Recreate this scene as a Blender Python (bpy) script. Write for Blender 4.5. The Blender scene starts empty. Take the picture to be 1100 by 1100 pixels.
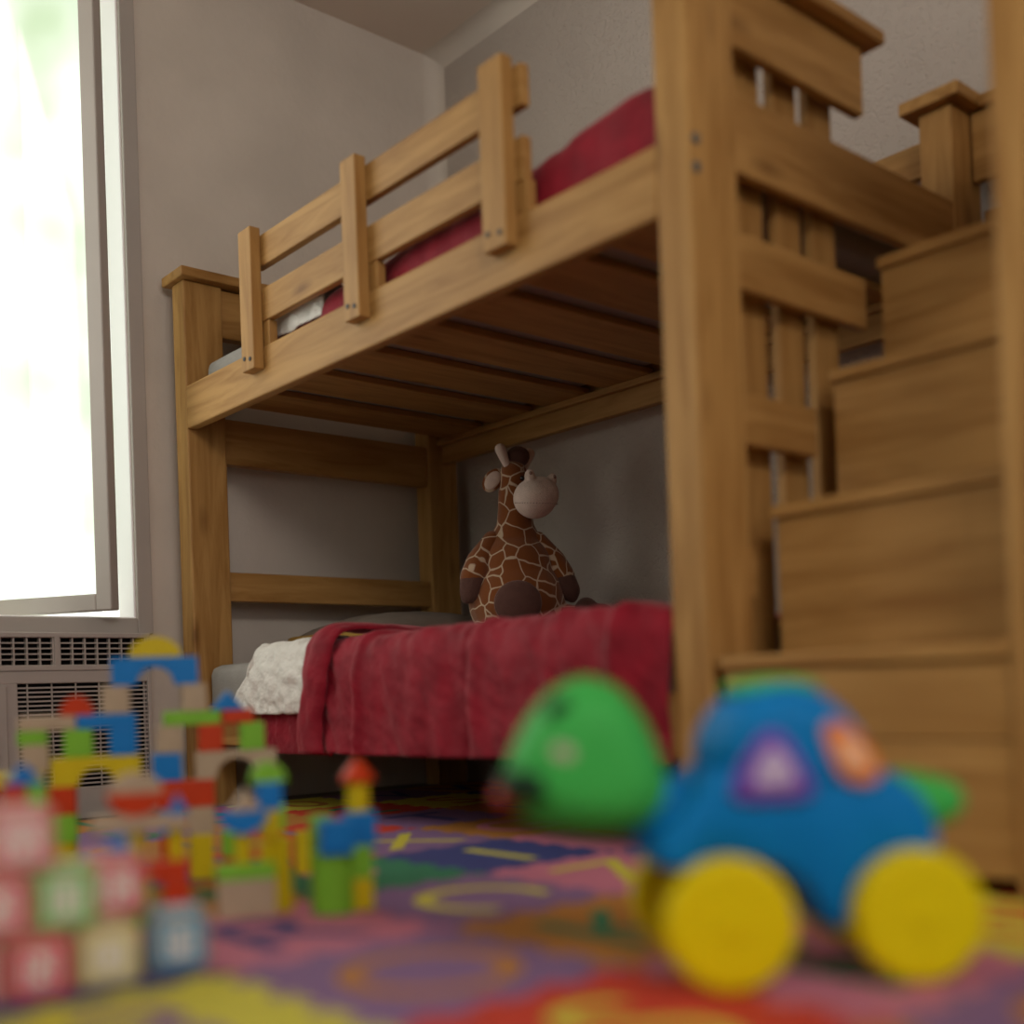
import bpy, bmesh, math, random
from mathutils import Vector, Matrix, noise
random.seed(7)
SC = bpy.context.scene
COL = SC.collection

# ------------------------------------------------------------------ camera
cam_d = bpy.data.cameras.new('camera')
cam = bpy.data.objects.new('camera', cam_d)
COL.objects.link(cam)
SC.camera = cam
cam_d.sensor_width = 36.0
cam_d.lens = 40.19
cam_d.shift_y = 0.1675
cam_d.clip_start = 0.02
cam_d.dof.use_dof = True
cam_d.dof.focus_distance = 3.15
cam_d.dof.aperture_fstop = 0.92
cam_d.dof.aperture_blades = 0
yaw, pitch, roll = 7.11561231e-01, 7.56622551e-03, -3.42008928e-02
_fw = Vector((-math.cos(yaw), math.sin(yaw), 0)); _rt = Vector((math.sin(yaw), math.cos(yaw), 0)); _up = Vector((0, 0, 1))
fw = _fw*math.cos(pitch) + _up*math.sin(pitch); up = _up*math.cos(pitch) - _fw*math.sin(pitch)
rt = _rt*math.cos(roll) + up*math.sin(roll); up = up*math.cos(roll) - _rt*math.sin(roll)
m = Matrix((rt, up, -fw)).transposed().to_4x4()
m.translation = Vector((0, 0, 0.30))
cam.matrix_world = m

# ------------------------------------------------------------------ colour management
SC.view_settings.view_transform = 'Standard'
SC.view_settings.look = 'None'
SC.view_settings.gamma = 1.0
SC.view_settings.exposure = 0.0
SC.view_settings.use_curve_mapping = False
try:
    SC.cycles.use_denoising = True
    SC.cycles.denoiser = 'OPENIMAGEDENOISE'
except Exception:
    pass
SC.cycles.max_bounces = 10
SC.cycles.diffuse_bounces = 6
SC.cycles.sample_clamp_indirect = 6.0

# ------------------------------------------------------------------ world: bright leafy garden and white sky
W = bpy.data.worlds.new('world'); SC.world = W; W.use_nodes = True
nt = W.node_tree; nt.nodes.clear()
def N(nt, t, **kw):
    n = nt.nodes.new(t)
    for k, v in kw.items(): setattr(n, k, v)
    return n
wo = N(nt, 'ShaderNodeOutputWorld'); wb = N(nt, 'ShaderNodeBackground'); tc = N(nt, 'ShaderNodeTexCoord')
nz = N(nt, 'ShaderNodeTexNoise'); nz.inputs['Scale'].default_value = 13.0; nz.inputs['Detail'].default_value = 2.0
cr = N(nt, 'ShaderNodeValToRGB')
cr.color_ramp.elements[0].position = 0.30; cr.color_ramp.elements[0].color = (0.37, 0.44, 0.29, 1)
cr.color_ramp.elements[1].position = 0.56; cr.color_ramp.elements[1].color = (0.72, 0.74, 0.66, 1)
e = cr.color_ramp.elements.new(0.43); e.color = (0.50, 0.54, 0.42, 1)
nt.links.new(tc.outputs['Generated'], nz.inputs['Vector'])
nt.links.new(nz.outputs['Fac'], cr.inputs['Fac'])
nt.links.new(cr.outputs['Color'], wb.inputs['Color'])
wb.inputs['Strength'].default_value = 2.4
nt.links.new(wb.outputs[0], wo.inputs[0])

# ------------------------------------------------------------------ large lights (window daylight and added fill)
def area(name, loc, to, sx, sy, power, col=(1, 1, 1), portal=False):
    l = bpy.data.lights.new(name, 'AREA'); l.shape = 'RECTANGLE'; l.size = sx; l.size_y = sy
    l.energy = power; l.color = col
    if portal: l.cycles.is_portal = True
    o = bpy.data.objects.new(name, l); COL.objects.link(o); o.location = loc
    d = Vector(to) - Vector(loc); o.rotation_euler = d.to_track_quat('-Z', 'Y').to_euler()
    return o
area('window_portal', (-3.30, 0.36, 1.5), (0, 0.36, 1.5), 1.92, 1.9, 1, portal=True)
# side fill added to light the front faces; no real window there
area('fill_side', (-1.2, -2.30, 2.0), (-1.3, 1.0, 1.5), 2.0, 0.8, 1.5, (1.0, 0.95, 0.88))
# added fill from the right and above the viewer, with no real source
area('fill_right_high', (1.50, -0.2, 2.25), (-3.0, 0.9, 2.0), 1.5, 0.5, 46, (1.0, 0.93, 0.86))
area('fill_right_low', (1.52, 0.75, 1.05), (-1.6, 0.75, 0.3), 0.8, 1.1, 14, (1.0, 0.95, 0.90))
area('fill_near', (0.35, -0.35, 1.6), (-0.75, 0.8, 0.1), 0.5, 0.5, 2.8, (1.0, 0.95, 0.88))
# the window with the open sash: skylight falling into the room
area('daylight_main_window', (-3.31, 0.16, 1.60), (0.0, 0.16, 1.60), 1.4, 1.5, 14, (1.0, 0.99, 0.96))

# ------------------------------------------------------------------ materials
def mat(name, col, rough=0.6, spec=0.3, noise_amt=0.0, noise_scale=20, bump=0.0, bump_scale=80, sheen=0.0, col2=None, coords='Object'):
    m = bpy.data.materials.new(name); m.use_nodes = True; nt = m.node_tree
    b = nt.nodes['Principled BSDF']
    b.inputs['Base Color'].default_value = (*col, 1)
    b.inputs['Roughness'].default_value = rough
    b.inputs['Specular IOR Level'].default_value = spec
    if sheen:
        b.inputs['Sheen Weight'].default_value = sheen; b.inputs['Sheen Roughness'].default_value = 0.35; b.inputs['Sheen Tint'].default_value = (*[0.45+0.55*c/max(col) for c in col], 1)
    tc = N(nt, 'ShaderNodeTexCoord')
    if noise_amt or col2:
        n = N(nt, 'ShaderNodeTexNoise'); n.inputs['Scale'].default_value = noise_scale; n.inputs['Detail'].default_value = 4
        nt.links.new(tc.outputs[coords], n.inputs['Vector'])
        r = N(nt, 'ShaderNodeValToRGB')
        c2 = col2 or tuple(c*(1-noise_amt) for c in col)
        r.color_ramp.elements[0].position = 0.35; r.color_ramp.elements[0].color = (*c2, 1)
        r.color_ramp.elements[1].position = 0.65; r.color_ramp.elements[1].color = (*col, 1)
        nt.links.new(n.outputs['Fac'], r.inputs['Fac']); nt.links.new(r.outputs['Color'], b.inputs['Base Color'])
    if bump:
        n2 = N(nt, 'ShaderNodeTexNoise'); n2.inputs['Scale'].default_value = bump_scale; n2.inputs['Detail'].default_value = 3
        nt.links.new(tc.outputs[coords], n2.inputs['Vector'])
        bp = N(nt, 'ShaderNodeBump'); bp.inputs['Strength'].default_value = bump; bp.inputs['Distance'].default_value = 0.004
        nt.links.new(n2.outputs['Fac'], bp.inputs['Height']); nt.links.new(bp.outputs['Normal'], b.inputs['Normal'])
    return m

def wood(name, axis, a=(0.43, 0.235, 0.075), b_=(0.28, 0.132, 0.034)):
    m = bpy.data.materials.new(name); m.use_nodes = True; nt = m.node_tree
    bs = nt.nodes['Principled BSDF']; bs.inputs['Roughness'].default_value = 0.52; bs.inputs['Specular IOR Level'].default_value = 0.20
    tc = N(nt, 'ShaderNodeTexCoord'); mp = N(nt, 'ShaderNodeMapping')
    s = [14, 14, 14]; s[axis] = 1.3
    mp.inputs['Scale'].default_value = s
    oi = N(nt, 'ShaderNodeObjectInfo'); 
    vm = N(nt, 'ShaderNodeVectorMath', operation='ADD'); sc = N(nt, 'ShaderNodeVectorMath', operation='SCALE')
    cx = N(nt, 'ShaderNodeCombineXYZ')
    for i in range(3): nt.links.new(oi.outputs['Random'], cx.inputs[i])
    nt.links.new(cx.outputs[0], sc.inputs[0]); sc.inputs['Scale'].default_value = 9.0
    nt.links.new(tc.outputs['Object'], vm.inputs[0]); nt.links.new(sc.outputs[0], vm.inputs[1])
    nt.links.new(vm.outputs[0], mp.inputs['Vector'])
    n = N(nt, 'ShaderNodeTexNoise'); n.inputs['Scale'].default_value = 2.2; n.inputs['Detail'].default_value = 6; n.inputs['Roughness'].default_value = 0.6; n.inputs['Distortion'].default_value = 0.6
    nt.links.new(mp.outputs[0], n.inputs['Vector'])
    r = N(nt, 'ShaderNodeValToRGB')
    r.color_ramp.elements[0].position = 0.30; r.color_ramp.elements[0].color = (*b_, 1)
    r.color_ramp.elements[1].position = 0.62; r.color_ramp.elements[1].color = (*a, 1)
    nt.links.new(n.outputs['Fac'], r.inputs['Fac'])
    # knots
    mp2 = N(nt, 'ShaderNodeMapping'); s2 = [9, 9, 9]; s2[axis] = 3.0; mp2.inputs['Scale'].default_value = s2
    nt.links.new(vm.outputs[0], mp2.inputs['Vector'])
    v = N(nt, 'ShaderNodeTexVoronoi'); v.inputs['Scale'].default_value = 0.9
    nt.links.new(mp2.outputs[0], v.inputs['Vector'])
    r2 = N(nt, 'ShaderNodeValToRGB'); r2.color_ramp.elements[0].position = 0.03; r2.color_ramp.elements[0].color = (0.22, 0.11, 0.04, 1)
    r2.color_ramp.elements[1].position = 0.16; r2.color_ramp.elements[1].color = (1, 1, 1, 1)
    nt.links.new(v.outputs['Distance'], r2.inputs['Fac'])
    mx = N(nt, 'ShaderNodeMix', data_type='RGBA', blend_type='MULTIPLY'); mx.inputs[0].default_value = 0.55
    nt.links.new(r.outputs['Color'], mx.inputs[6]); nt.links.new(r2.outputs['Color'], mx.inputs[7])
    nt.links.new(mx.outputs[2], bs.inputs['Base Color'])
    bp = N(nt, 'ShaderNodeBump'); bp.inputs['Strength'].default_value = 0.15; bp.inputs['Distance'].default_value = 0.002
    nt.links.new(n.outputs['Fac'], bp.inputs['Height']); nt.links.new(bp.outputs['Normal'], bs.inputs['Normal'])
    return m
WD = [wood('pine_grain_x', 0), wood('pine_grain_y', 1), wood('pine_grain_z', 2)]

M_wall = mat('plaster_smooth', (0.62, 0.55, 0.485), 0.85, 0.2, 0.10, 3.5, 0.5, 45)
def stucco():
    m = mat('plaster_stucco', (0.46, 0.395, 0.35), 0.85, 0.2, 0.06, 3)
    nt = m.node_tree; b = nt.nodes['Principled BSDF']; tc = N(nt, 'ShaderNodeTexCoord')
    v = N(nt, 'ShaderNodeTexNoise'); v.inputs['Scale'].default_value = 95; v.inputs['Detail'].default_value = 2
    r = N(nt, 'ShaderNodeValToRGB'); r.color_ramp.elements[0].position = 0.36; r.color_ramp.elements[1].position = 0.50
    nt.links.new(tc.outputs['Object'], v.inputs['Vector']); nt.links.new(v.outputs['Fac'], r.inputs['Fac'])
    bp = N(nt, 'ShaderNodeBump'); bp.inputs['Strength'].default_value = 0.5; bp.inputs['Distance'].default_value = 0.004
    nt.links.new(r.outputs['Color'], bp.inputs['Height']); nt.links.new(bp.outputs['Normal'], b.inputs['Normal'])
    return m
M_stucco = stucco()
M_shade = mat('plaster_unseen_side', (0.22, 0.20, 0.18), 0.85, 0.2, 0.10, 3.5, 0.5, 45)  # unseen walls made darker so they bounce less light
M_ceil = mat('ceiling_plaster', (0.70, 0.60, 0.52), 0.9, 0.2, 0.05, 2)
M_floor = mat('floor_boards', (0.10, 0.075, 0.055), 0.5, 0.3, 0.4, 6)
M_frame = mat('window_frame_paint', (0.42, 0.375, 0.345), 0.45, 0.25, 0.05, 5)
M_jamb = mat('window_reveal_white', (0.92, 0.88, 0.90), 0.5, 0.3)
M_ac = mat('conditioner_plastic', (0.40, 0.35, 0.32), 0.5, 0.3, 0.06, 6, 0.15, 300)
M_acdark = mat('conditioner_dark', (0.010, 0.009, 0.009), 0.7, 0.1)
M_red = mat('crimson_velour', (0.26, 0.006, 0.020), 0.7, 0.2, 0.3, 14, 0.6, 70, sheen=0.38)
M_white = mat('white_seersucker', (0.72, 0.685, 0.64), 0.8, 0.2, 0.05, 30, 1.0, 110, sheen=0.1)
M_matt = mat('grey_ticking', (0.31, 0.29, 0.27), 0.85, 0.2, 0.08, 30, 0.3, 200)
M_pillow = mat('pillow_taupe', (0.17, 0.135, 0.11), 0.85, 0.2, 0.1, 20, 0.3, 100)
M_pillowY = mat('pillow_mustard_trim', (0.30, 0.17, 0.035), 0.85, 0.2, 0.1, 20, 0.3, 100)
M_bolt = mat('bolt_steel', (0.10, 0.10, 0.095), 0.35, 0.5)
M_hole = mat('screw_dark', (0.012, 0.014, 0.02), 0.5, 0.3)
# toy block paints
BC = {
 'blue': mat('paint_blue', (0.003, 0.165, 0.50), 0.45, 0.3, 0.06, 30),
 'red': mat('paint_red', (0.50, 0.036, 0.003), 0.45, 0.3, 0.06, 30),
 'green': mat('paint_green', (0.185, 0.44, 0.030), 0.45, 0.3, 0.06, 30),
 'yellow': mat('paint_yellow', (0.56, 0.420, 0.003), 0.45, 0.3, 0.06, 30),
 'beige': mat('bare_beech', (0.42, 0.315, 0.215), 0.55, 0.3, 0.1, 30),
}
# foam mat
FC = {
 'yellow': (0.56, 0.50, 0.055), 'red': (0.52, 0.045, 0.022), 'orange': (0.42, 0.175, 0.035),
 'purple': (0.215, 0.120, 0.245), 'pink': (0.50, 0.165, 0.235), 'green': (0.035, 0.185, 0.095), 'navy': (0.045, 0.055, 0.19),
}
FM = {k: mat('foam_' + k, v, 0.7, 0.25, 0.08, 18, 0.5, 160) for k, v in FC.items()}

# ------------------------------------------------------------------ mesh helpers
def obj(name, bm, material, parent=None, smooth=False, loc=None):
    me = bpy.data.meshes.new(name); bm.normal_update(); bm.to_mesh(me); bm.free()
    if isinstance(material, (list, tuple)):
        for x in material: me.materials.append(x)
    else: me.materials.append(material)
    if smooth:
        for p in me.polygons: p.use_smooth = True
    o = bpy.data.objects.new(name, me); COL.objects.link(o)
    if parent: o.parent = parent
    if loc: o.location = loc
    return o
def tag(o, label=None, cat=None, group=None, kind=None):
    if label: o['label'] = label
    if cat: o['category'] = cat
    if group: o['group'] = group
    if kind: o['kind'] = kind
    return o
def empty(name, loc=(0, 0, 0), rz=0, label=None, cat=None, group=None):
    o = bpy.data.objects.new(name, None); COL.objects.link(o); o.location = loc; o.rotation_euler = (0, 0, rz); o.empty_display_size = 0.05
    return tag(o, label, cat, group)
def box(bm, x0, x1, y0, y1, z0, z1, bev=0.0, seg=2):
    r = bmesh.ops.create_cube(bm, size=1.0)
    vs = r['verts']
    for v in vs:
        v.co.x = x0 if v.co.x < 0 else x1
        v.co.y = y0 if v.co.y < 0 else y1
        v.co.z = z0 if v.co.z < 0 else z1
    if bev > 0:
        es = list({e for v in vs for e in v.link_edges})
        bmesh.ops.bevel(bm, geom=es, offset=bev, segments=seg, profile=0.5, affect='EDGES')
    return bm
def cyl(bm, r, z0, z1, x=0, y=0, seg=32, bev=0.0, axis='Z', r2=None):
    d = bmesh.ops.create_cone(bm, cap_ends=True, segments=seg, radius1=r, radius2=r if r2 is None else r2, depth=z1 - z0)
    vs = d['verts']
    for v in vs: v.co.z += (z0 + z1)/2
    if bev > 0:
        es = [e for e in {e for v in vs for e in v.link_edges} if len(e.link_faces) == 2 and max(len(f.verts) for f in e.link_faces) > 4]
        rr = bmesh.ops.bevel(bm, geom=es, offset=bev, segments=3, profile=0.5, affect='EDGES')
        vs = list({v for f in rr['faces'] for v in f.verts} | {v for v in vs if v.is_valid})
    R = {'Z': Matrix.Identity(3), 'X': Matrix.Rotation(math.pi/2, 3, 'Y'), 'Y': Matrix.Rotation(-math.pi/2, 3, 'X')}[axis]
    for v in vs:
        v.co = R @ v.co
        v.co.x += x; v.co.y += y
    return bm
def board(name, b, parent, axis=None, bev=0.004, mats=WD, base=None):
    """a plank given by its world box, stored in its parent's coordinates"""
    base = base if base is not None else (parent.location if parent else Vector((0, 0, 0)))
    x0, x1, y0, y1, z0, z1 = b
    if axis is None:
        d = [x1-x0, y1-y0, z1-z0]; axis = d.index(max(d))
    c = Vector(((x0+x1)/2, (y0+y1)/2, (z0+z1)/2))
    bm = box(bmesh.new(), x0-c.x, x1-c.x, y0-c.y, y1-c.y, z0-c.z, z1-c.z, bev)
    m_ = mats[axis] if isinstance(mats, list) else mats
    return obj(name, bm, m_, parent, loc=c - Vector(base))
def prism_yz(pts, x0, x1, bev=0.0):
    """polygon in the y,z plane extruded along x"""
    bm = bmesh.new()
    a = [bm.verts.new((x0, p[0], p[1])) for p in pts]
    f = bm.faces.new(a)
    r = bmesh.ops.extrude_face_region(bm, geom=[f])
    for v in r['geom']:
        if isinstance(v, bmesh.types.BMVert): v.co.x = x1
    bmesh.ops.recalc_face_normals(bm, faces=bm.faces)
    if bev:
        es = [e for e in bm.edges if len(e.link_faces) == 2 and e.calc_face_angle(0) > 0.6]
        bmesh.ops.bevel(bm, geom=es, offset=bev, segments=2, profile=0.5, affect='EDGES')
    return bm
def ellip(bm, c, r, rot=None, seg=24, rings=16):
    d = bmesh.ops.create_uvsphere(bm, u_segments=seg, v_segments=rings, radius=1.0)
    for v in d['verts']:
        p = Vector((v.co.x*r[0], v.co.y*r[1], v.co.z*r[2]))
        if rot: p = rot @ p
        v.co = p + Vector(c)
    return bm
def fused(name, bm, voxel, parent, material, smooth_it=8):
    """joins overlapping shapes into one continuous skin"""
    o = obj(name, bm, material, parent, smooth=True)
    a = o.modifiers.new('r', 'REMESH'); a.mode = 'VOXEL'; a.voxel_size = voxel; a.use_smooth_shade = True
    s = o.modifiers.new('s', 'SMOOTH'); s.iterations = smooth_it; s.factor = 0.5
    dg = bpy.context.evaluated_depsgraph_get(); dg.update()
    me = bpy.data.meshes.new_from_object(o.evaluated_get(dg))
    o.modifiers.clear(); o.data = me
    if not me.materials: me.materials.append(material)
    for p in me.polygons: p.use_smooth = True
    return o
def limb(bm, pts, radii, steps=10):
    for (a, b), (ra, rb) in zip(zip(pts, pts[1:]), zip(radii, radii[1:])):
        for k in range(steps + 1):
            t = k/steps; p = Vector(a).lerp(Vector(b), t); r = ra + (rb-ra)*t
            ellip(bm, p, (r, r, r), seg=14, rings=10)
def text_mesh(ch, size, depth):
    cu = bpy.data.curves.new('t', 'FONT'); cu.body = ch; cu.size = size; cu.extrude = depth/2; cu.align_x = 'CENTER'; cu.align_y = 'CENTER'
    o = bpy.data.objects.new('t', cu); COL.objects.link(o)
    dg = bpy.context.evaluated_depsgraph_get(); dg.update()
    me = bpy.data.meshes.new_from_object(o.evaluated_get(dg))
    bpy.data.objects.remove(o); bpy.data.curves.remove(cu)
    xs = [v.co.x for v in me.vertices]; ys = [v.co.y for v in me.vertices]
    cx, cy = (min(xs)+max(xs))/2, (min(ys)+max(ys))/2
    for v in me.vertices: v.co.x -= cx; v.co.y -= cy
    return me

# ================================================================== ROOM
XW, YB, ZC = -3.17, 2.47, 2.54       # far wall, back wall, ceiling
XR, YN = 1.6, -2.5
def struct(name, bm, m_, smooth=False): return tag(obj(name, bm, m_, smooth=smooth), kind='structure')
struct('floor', box(bmesh.new(), XW-0.2, XR+0.1, YN-0.1, YB+0.1, -0.1, 0.0), M_floor)
struct('ceiling', box(bmesh.new(), XW-0.2, XR+0.1, YN-0.1, YB+0.1, ZC, ZC+0.1), M_ceil)
struct('wall_back', box(bmesh.new(), XW-0.12, XR, YB, YB+0.1, 0, ZC), M_stucco)
WY0, WY1, WZ0, WZ1 = -0.60, 1.325, 0.547, 2.42      # window opening
bm = bmesh.new()
T = 0.11
box(bm, XW-T, XW, YN, WY0, 0, ZC); box(bm, XW-T, XW, WY1, YB, 0, ZC)
box(bm, XW-T, XW, WY0, WY1, 0, WZ0); box(bm, XW-T, XW, WY0, WY1, WZ1, ZC)
struct('wall_far', bm, M_wall)
# near-side wall with an opening added to let in light, and wall behind the viewer
bm = bmesh.new()
box(bm, XW-T, -2.25, YN-0.1, YN, 0, ZC); box(bm, -0.15, XR, YN-0.1, YN, 0, ZC)
box(bm, -2.25, -0.15, YN-0.1, YN, 0, 0.65); box(bm, -2.25, -0.15, YN-0.1, YN, 2.25, ZC)
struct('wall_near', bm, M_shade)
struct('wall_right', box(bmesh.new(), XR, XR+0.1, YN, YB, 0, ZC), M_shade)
# rounded strips added along corner and ceiling edges to catch a bright band
def catch_strip(pts_fn, name):
    bm = bmesh.new(); prev = None; n = 8
    rows = [pts_fn(i/n) for i in range(n+1)]
    vs = [[bm.verts.new(p) for p in r] for r in rows]
    for a, b in zip(vs, vs[1:]): bm.faces.new((a[0], a[1], b[1], b[0]))
    bmesh.ops.recalc_face_normals(bm, faces=bm.faces)
    return struct(name, bm, M_wall, smooth=True)
def c_vert(t):
    a = t*math.pi/2; r = 0.055
    x = XW + r*(1-math.sin(a)); y = YB - r*(1-math.cos(a))
    return [(x, y, 0), (x, y, ZC)]
def c_top(t):
    a = t*math.pi/2; r = 0.055
    y = YB - r*(1-math.sin(a)); z = ZC - r*(1-math.cos(a))
    return [(XW, y, z), (XR, y, z)]
catch_strip(c_vert, 'light_catch_1'); catch_strip(c_top, 'light_catch_2')
# window: casing, white reveal
win = tag(empty('window_1', (XW, (WY0+WY1)/2, WZ0)), kind='structure')
wb_ = win.location
cw, ct = 0.045, 0.012
bm = bmesh.new(); L = lambda *b: box(bm, b[0]-wb_.x, b[1]-wb_.x, b[2]-wb_.y, b[3]-wb_.y, b[4]-wb_.z, b[5]-wb_.z, 0.003)
L(XW, XW+ct, WY1, WY1+cw, WZ0-cw, WZ1+cw); L(XW, XW+ct, WY0-cw, WY0, WZ0-cw, WZ1+cw)
L(XW, XW+ct, WY0, WY1, WZ0-cw, WZ0); L(XW, XW+ct, WY0, WY1, WZ1, WZ1+cw)
obj('casing', bm, M_frame, win)
bm = bmesh.new(); 
L(XW-T, XW-0.001, WY1-0.006, WY1+0.001, WZ0, WZ1); L(XW-T, XW-0.001, WY0, WY0+0.006, WZ0, WZ1); L(XW-T, XW-0.001, WY0, WY1, WZ0-0.002, WZ0+0.004)
obj('reveal', bm, M_jamb, win)
# pivoting sash, swung open
sash = tag(empty('window_2', (-3.085, 1.243, 0.562)), kind='structure')
sash.rotation_euler = (0, 0, math.atan2(-0.53, -0.848))      # local +x runs from the free edge outwards
SL, SH, ST, SF = 0.95, 1.82, 0.036, 0.050
bm = bmesh.new()
box(bm, 0, SF, 0, ST, 0, SH, 0.004); box(bm, SL-SF, SL, 0, ST, 0, SH, 0.004)
box(bm, SF, SL-SF, 0, ST, 0, 0.047, 0.004); box(bm, SF, SL-SF, 0, ST, SH-0.05, SH, 0.004)
obj('sash_frame', bm, M_frame, sash)
gm = bpy.data.materials.new('clear_glass'); gm.use_nodes = True; g = gm.node_tree; g.nodes.clear()
go = N(g, 'ShaderNodeOutputMaterial'); gt = N(g, 'ShaderNodeBsdfTransparent'); gg = N(g, 'ShaderNodeBsdfGlossy'); gx = N(g, 'ShaderNodeMixShader')
gg.inputs['Roughness'].default_value = 0.02; gt.inputs[0].default_value = (0.93, 0.96, 0.95, 1); gx.inputs[0].default_value = 0.08
g.links.new(gt.outputs[0], gx.inputs[1]); g.links.new(gg.outputs[0], gx.inputs[2]); g.links.new(gx.outputs[0], go.inputs[0])
obj('glass_pane', box(bmesh.new(), SF-0.005, SL-SF+0.005, 0.026, 0.032, 0.04, SH-0.045), gm, sash)

# ================================================================== AIR CONDITIONER
AX = -3.08
ac = empty('air_conditioner', ((AX+XW)/2, 0.8, 0), 0, 'grey wall air conditioner with louvred grilles under the open window', 'air conditioner')
ab = ac.location
def A(bm, *b, bev=0.0): return box(bm, b[0]-ab.x, b[1]-ab.x, b[2]-ab.y, b[3]-ab.y, b[4]-ab.z, b[5]-ab.z, bev)
bm = bmesh.new()
A(bm, XW+0.001, AX-0.03, 0.30, 1.326, 0.0, 0.500)
A(bm, AX-0.032, AX, 0.30, 1.326, 0.486, 0.500, bev=0.003)
A(bm, AX-0.032, AX, 0.30, 1.326, 0.398, 0.414, bev=0.003)
A(bm, AX-0.032, AX, 1.314, 1.326, 0.03, 0.487, bev=0.002)
A(bm, AX-0.032, AX-0.003, 0.30, 1.326, 0.365, 0.398, bev=0.003)
A(bm, AX-0.032, AX-0.003, 0.30, 1.326, 0.0, 0.085, bev=0.003)
A(bm, AX-0.032, AX-0.003, 0.30, 0.965, 0.085, 0.366, bev=0.002)
obj('body', bm, M_ac, ac)
bm = bmesh.new(); A(bm, AX-0.0305, AX-0.029, 0.30, 1.315, 0.08, 0.49); obj('recess', bm, M_acdark, ac)
bm = bmesh.new()
for (a, b) in ((0.30, 1.062), (1.076, 1.314)):
    y = b
    while y > a:
        A(bm, AX-0.022, AX-0.006, y-0.004, y, 0.414, 0.486); y -= 0.0335
    for k in range(1, 5): A(bm, AX-0.020, AX-0.008, a, b, 0.414+k*0.0146-0.0022, 0.414+k*0.0146+0.0016)
A(bm, AX-0.03, AX, 1.062, 1.076, 0.41, 0.49, bev=0.002)
obj('top_grille', bm, M_ac, ac)
bm = bmesh.new()
z = 0.092
while z < 0.362:
    A(bm, AX-0.016, AX-0.008, 0.965, 1.316, z, z+0.0045); z += 0.0118
y = 0.99
while y < 1.31:
    A(bm, AX-0.014, AX-0.006, y, y+0.0022, 0.085, 0.366); y += 0.063
obj('front_grille', bm, M_ac, ac)
bm = bmesh.new(); A(bm, AX-0.02, AX+0.003, 0.45, 0.938, 0.115, 0.36, bev=0.004); A(bm, AX-0.01, AX+0.006, 0.50, 0.915, 0.14, 0.325, bev=0.003)
obj('control_panel', bm, M_ac, ac)

# ================================================================== BUNK BED
ZT = 0.0126   # top of the foam mat
bed = empty('bunk_bed', (-2.15, 1.9, 0.0), 0, 'light pine bunk bed with guard rail, crimson covers and slatted end', 'bunk bed')
YF, PD = 1.435, 0.12
X0, X1 = -3.11, -3.035
N0, N1 = -1.255, -1.180
R0, R1 = 2.285, 2.405
for (xa, xb, z0) in ((X0, X1, 0.0), (N0, N1, ZT)):
    for (ya, yb) in ((YF, YF+PD), (R0, R1)):
        board('post', (xa, xb, ya, yb, z0, 1.505), bed, 2, 0.005)
board('headboard_cap', (X0-0.03, X1+0.03, YF-0.017, R1+0.02, 1.505, 1.533), bed, 1)
for (z0, z1) in ((1.36, 1.50), (0.992, 1.124), (0.592, 0.677)):
    board('headboard_rail', (-3.085, -3.045, YF+PD, R0, z0, z1), bed, 1)
# long rails
board('side_rail', (X1-0.002, N0+0.001, YF, YF+0.032, 1.078, 1.200), bed, 0, 0.005)
board('side_rail', (X1, N0, R0+0.055, R0+0.085, 1.072, 1.200), bed, 0, 0.004)
board('side_rail', (X1, N0, YF, YF+0.03, 0.182, 0.290), bed, 0, 0.004)
board('side_rail', (X1, N0, R0+0.055, R0+0.085, 0.18, 0.290), bed, 0, 0.004)
board('slat_ledge', (X1, N0, YF+0.032, YF+0.055, 1.125, 1.149), bed, 0, 0.003)
board('slat_ledge', (X1, N0, R0+0.033, R0+0.055, 1.130, 1.149), bed, 0, 0.003)
xs = -2.93
while xs < -1.3:
    board('lower_slat', (xs, min(xs+0.165, N0-0.005), YF+0.032, R0+0.054, 0.205, 0.222), bed, 1, 0.003)
    xs += 0.2365
xs = -2.99
while xs < -1.3:
    board('bed_slat', (xs, min(xs+0.175, N0-0.005), YF+0.034, R0+0.054, 1.149, 1.167), bed, 1, 0.003)
    xs += 0.245
# guard rail
GY = 1.405
gp = []
for i, (xa, w) in enumerate(((-2.647, 0.064), (-2.163, 0.062), (-1.672, 0.070))):
    p_ = board('guard_post', (xa, xa+w, GY, YF, 1.140, 1.500), bed, 2, 0.003)
    gp.append((xa, w))
    c = Vector((xa+w/2, (GY+YF)/2, 1.32))
    for (dx, z) in ((0.017, 1.172), (w-0.018, 1.166)):
        bmh = cyl(bmesh.new(), 0.0055, -0.002, 0.002, seg=16, axis='Y')
        obj('screw', bmh, M_hole, p_, loc=Vector((xa+dx, GY, z)) - c)
    board('guard_batten', (xa+w-0.030, xa+w+0.026, YF+0.003, YF+0.026, 1.2, 1.262), bed, 2, 0.002)
xe = -1.672+0.070+0.022
board('guard_board', (-2.615, xe, YF, YF+0.022, 1.402, 1.482), bed, 0, 0.003)
board('guard_board', (-2.615, xe, YF, YF+0.022, 1.262, 1.345), bed, 0, 0.003)
board('guard_board', (X1, N0, R1-0.03, R1-0.008, 1.415, 1.492), bed, 0, 0.003)
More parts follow.
